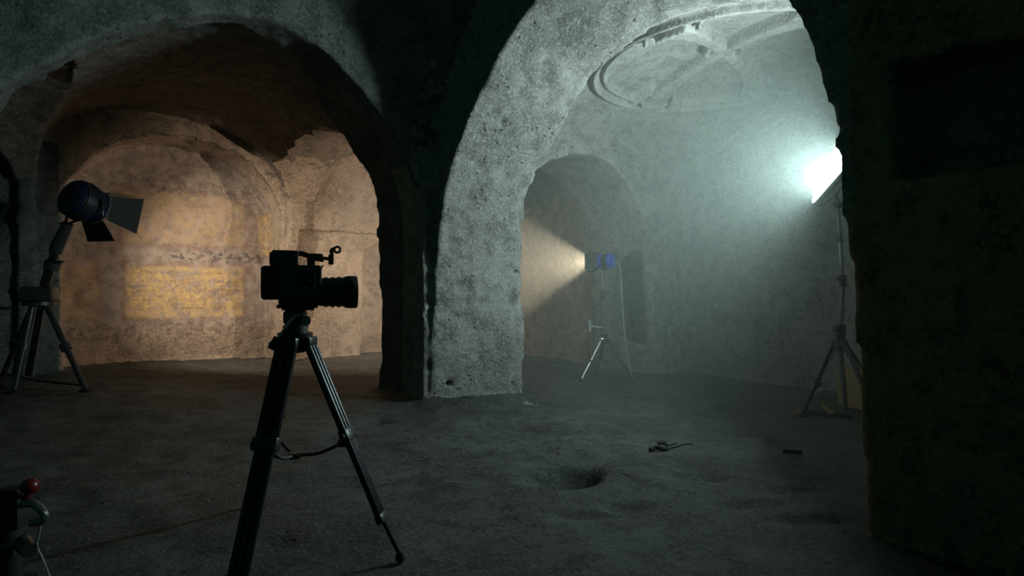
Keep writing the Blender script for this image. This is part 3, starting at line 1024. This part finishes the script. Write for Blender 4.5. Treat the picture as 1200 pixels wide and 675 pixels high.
# ------------------------------------------------------------------ box and small things on the floor
def small_things():
    c = on_floor(W(1014, 0, 5.62).x, 5.62)
    T = Thing('cardboard_box', 'brown cardboard box on the floor behind the panel light stand', 'box', c)
    R = Matrix.Rotation(math.radians(28), 3, 'Z')
    w, dp, h = .36, .30, .37
    m = MB()
    for (cx, cy, sx, sy) in ((0, -dp / 2, w, .006), (0, dp / 2, w, .006), (-w / 2, 0, .006, dp), (w / 2, 0, .006, dp)):
        m.box(c + R @ Vector((cx, cy, h / 2)), (sx, sy, h), R)
    m.box(c + R @ Vector((0, 0, .004)), (w, dp, .006), R)
    T.part('carton', m, M['card'])
    for s in (-1, 1):
        T.part('flap', MB().box(c + R @ Vector((0, s * (dp / 2 - .070), h + .01)), (w, .15, .005), R @ Matrix.Rotation(-s * .12, 3, 'X')), M['card'])
    T.part('hand_hole', MB().box(c + R @ Vector((-.03, -dp / 2 - .003, h * .78)), (.09, .004, .022), R, .0015), M['rubber'])
    # orange scrap leaning in front of the carton
    b = on_floor(W(968, 0, 5.30).x, 5.30)
    o = MB().plate([b + Vector((-.035, .02, .14)), b + Vector((.07, -.02, .045)), b + Vector((.02, .0, .045)), b + Vector((-.03, .02, .09))], .006).build('cloth_scrap', M['orange'], None, b + Vector((0, 0, .04)))
    o['label'] = 'small orange scrap of cloth lying over the dark bar beside the box'
    o['category'] = 'cloth'
    e = on_floor(W(937, 0, 5.5).x, 5.5)
    f = on_floor(W(1000, 0, 5.25).x, 5.25)
    o = MB().box((e + f) / 2 + Vector((0, 0, .022)), ((f - e).length, .07, .04), (f - e).to_track_quat('X', 'Z').to_matrix(), .008).build('dark_bar', M['rubber'], None, (e + f) / 2)
    o['label'] = 'long dark bar lying on the floor in front of the cardboard box'
    o['category'] = 'bar'
    k = on_floor(W(936, 0, 5.42).x, 5.42)
    o = MB().sphere(k + Vector((0, 0, .028)), .03, (1, 1, .9)).cyl(k + Vector((0, 0, .02)), k + Vector((-.05, .02, .02)), .012).build('end_cap', simple('faded_red_plastic', (.35, .16, .12), .6), None, k)
    o['label'] = 'small reddish plug on the floor at the end of the dark bar'
    o['category'] = 'plug'
    # hooked cable end
    Yc = F * CH / (527 - 337.5)

    def fl(px, py, dz=.012):
        Y = F * CH / (py - 337.5)
        x = (px - 600) / F * Y
        return on_floor(x, Y, dz)
    b = fl(775, 526, 0)
    T = Thing('floor_cable', 'dark hooked cable end lying on the lit floor between the arches', 'cable', b)
    T.part('hook', MB().tube([fl(781, 525, .02), fl(779, 523.2, .03), fl(771, 523.3, .032)], .014).tube([fl(762, 529.5, .014), fl(768, 528.5, .025), fl(776, 530.2, .018), fl(782, 528, .014)], .017), M['rubber'])
    T.part('cord', MB().tube([fl(781, 528, .012), fl(793, 525, .01), fl(803, 522, .009), fl(812, 521.5, .008)], .0055), M['rubber'])
    T.part('cord', MB().tube([fl(780, 525.5, .014), fl(786, 522.5, .01), fl(793, 520.3, .008)], .0045), M['rubber'])
    a, b2 = fl(917, 530), fl(940, 532.5)
    o = MB().box((a + b2) / 2, ((b2 - a).length, .035, .022), (b2 - a).to_track_quat('X', 'Z').to_matrix(), .006).build('flat_strip', M['rubber'], None, (a + b2) / 2)
    o['label'] = 'short dark flat strip lying on the floor near the right pier'
    o['category'] = 'strip'


small_things()


# ------------------------------------------------------------------ rig in the bottom left corner
def corner_rig():
    b = on_floor(-1.88, 2.30)
    T = Thing('camera_rig', 'black equipment head with red ball knob and hanging cord, bottom left corner', 'equipment', b)
    Y = 2.25
    T.part('body', MB().box(W(8, 597, Y), (.16, .14, .125), Matrix.Rotation(.15, 3, 'Z'), .02).cyl(W(12, 578, Y), W(12, 572, Y), .05, .035), M['rubber'])
    T.part('post', MB().cyl(Vector((W(10, 600, Y).x, Y, b.z + .01)), W(10, 615, Y), .045).box(W(10, 640, Y), (.12, .10, .05), None, .01), M['black'])
    T.part('base_plate', MB().cyl(Vector((W(6, 600, Y).x, Y, b.z)), Vector((W(6, 600, Y).x, Y, b.z + .02)), .10), M['black'])
    kn = T.part('knob', MB().sphere(W(35, 570, Y - .02), .030).cyl(W(33, 578, Y - .02), W(30, 590, Y - .02), .012), M['red'], label='red ball knob')
    arm = T.part('arm', MB().tube([W(24, 592, Y - .06), W(38, 590, Y - .08), W(49, 598, Y - .09), W(52, 606, Y - .09), W(46, 612, Y - .09), W(36, 613, Y - .09)], .014), M['grey'], label='curved grey arm')
    T.part('cord', MB().tube([W(48, 611, Y - .09), W(45, 628, Y - .08), W(43, 640, Y - .07), W(52, 660, Y - .05), on_floor(W(66, 0, 2.2).x, 2.2, .01), on_floor(W(90, 0, 2.2).x, 2.15, .008)], .004), M['cable'], arm)
    T.part('side_knob', MB().cyl(W(26, 636, Y - .06), W(34, 645, Y - .1), .03, .026), M['black'])


corner_rig()

# ------------------------------------------------------------------ haze in the lit chamber
hz = MB().box((2.15, -.4, 1.85), (3.9, 8.6, 4.1)).build('haze', None or M['rock'], None, (0, 0, 0), False)
hz.data.materials.clear()
hm, nt, N, L = nodes('stage_haze')
out = N.new('ShaderNodeOutputMaterial')
vs = N.new('ShaderNodeVolumeScatter')
vs.inputs['Color'].default_value = (.92, 1.0, .94, 1)
vs.inputs['Density'].default_value = .055
vs.inputs['Anisotropy'].default_value = -.12
L.new(vs.outputs[0], out.inputs['Volume'])
hz.data.materials.append(hm)
hz.matrix_world = cave_mat
hz['kind'] = 'stuff'
hz['label'] = 'thin pale stage haze filling the lit chamber'
hz['category'] = 'haze'

# ------------------------------------------------------------------ world, camera, view
w = bpy.data.worlds.new('ambient_fill')
SC.world = w
w.use_nodes = True
w.node_tree.nodes['Background'].inputs[0].default_value = (.06, .36, .25, 1)
w.node_tree.nodes['Background'].inputs[1].default_value = .10  # green ambient fill, added to lift the darks; no lamp behind it

cam = bpy.data.cameras.new('camera')
cam.sensor_width = 36
cam.lens = F / 1200 * 36
cam.clip_start = .02
co = bpy.data.objects.new('camera', cam)
co.location = (0, 0, CH)
co.rotation_euler = (PI / 2, 0, 0)
COL.objects.link(co)
SC.camera = co
vs_ = SC.view_settings
SC.display_settings.display_device = 'sRGB'
vs_.view_transform = 'Standard'
vs_.look = 'None'
vs_.exposure = 0
vs_.gamma = 1
vs_.use_curve_mapping = False
SC.cycles.use_denoising = True
SC.cycles.max_bounces = 8
SC.cycles.diffuse_bounces = 2
SC.cycles.volume_bounces = 3
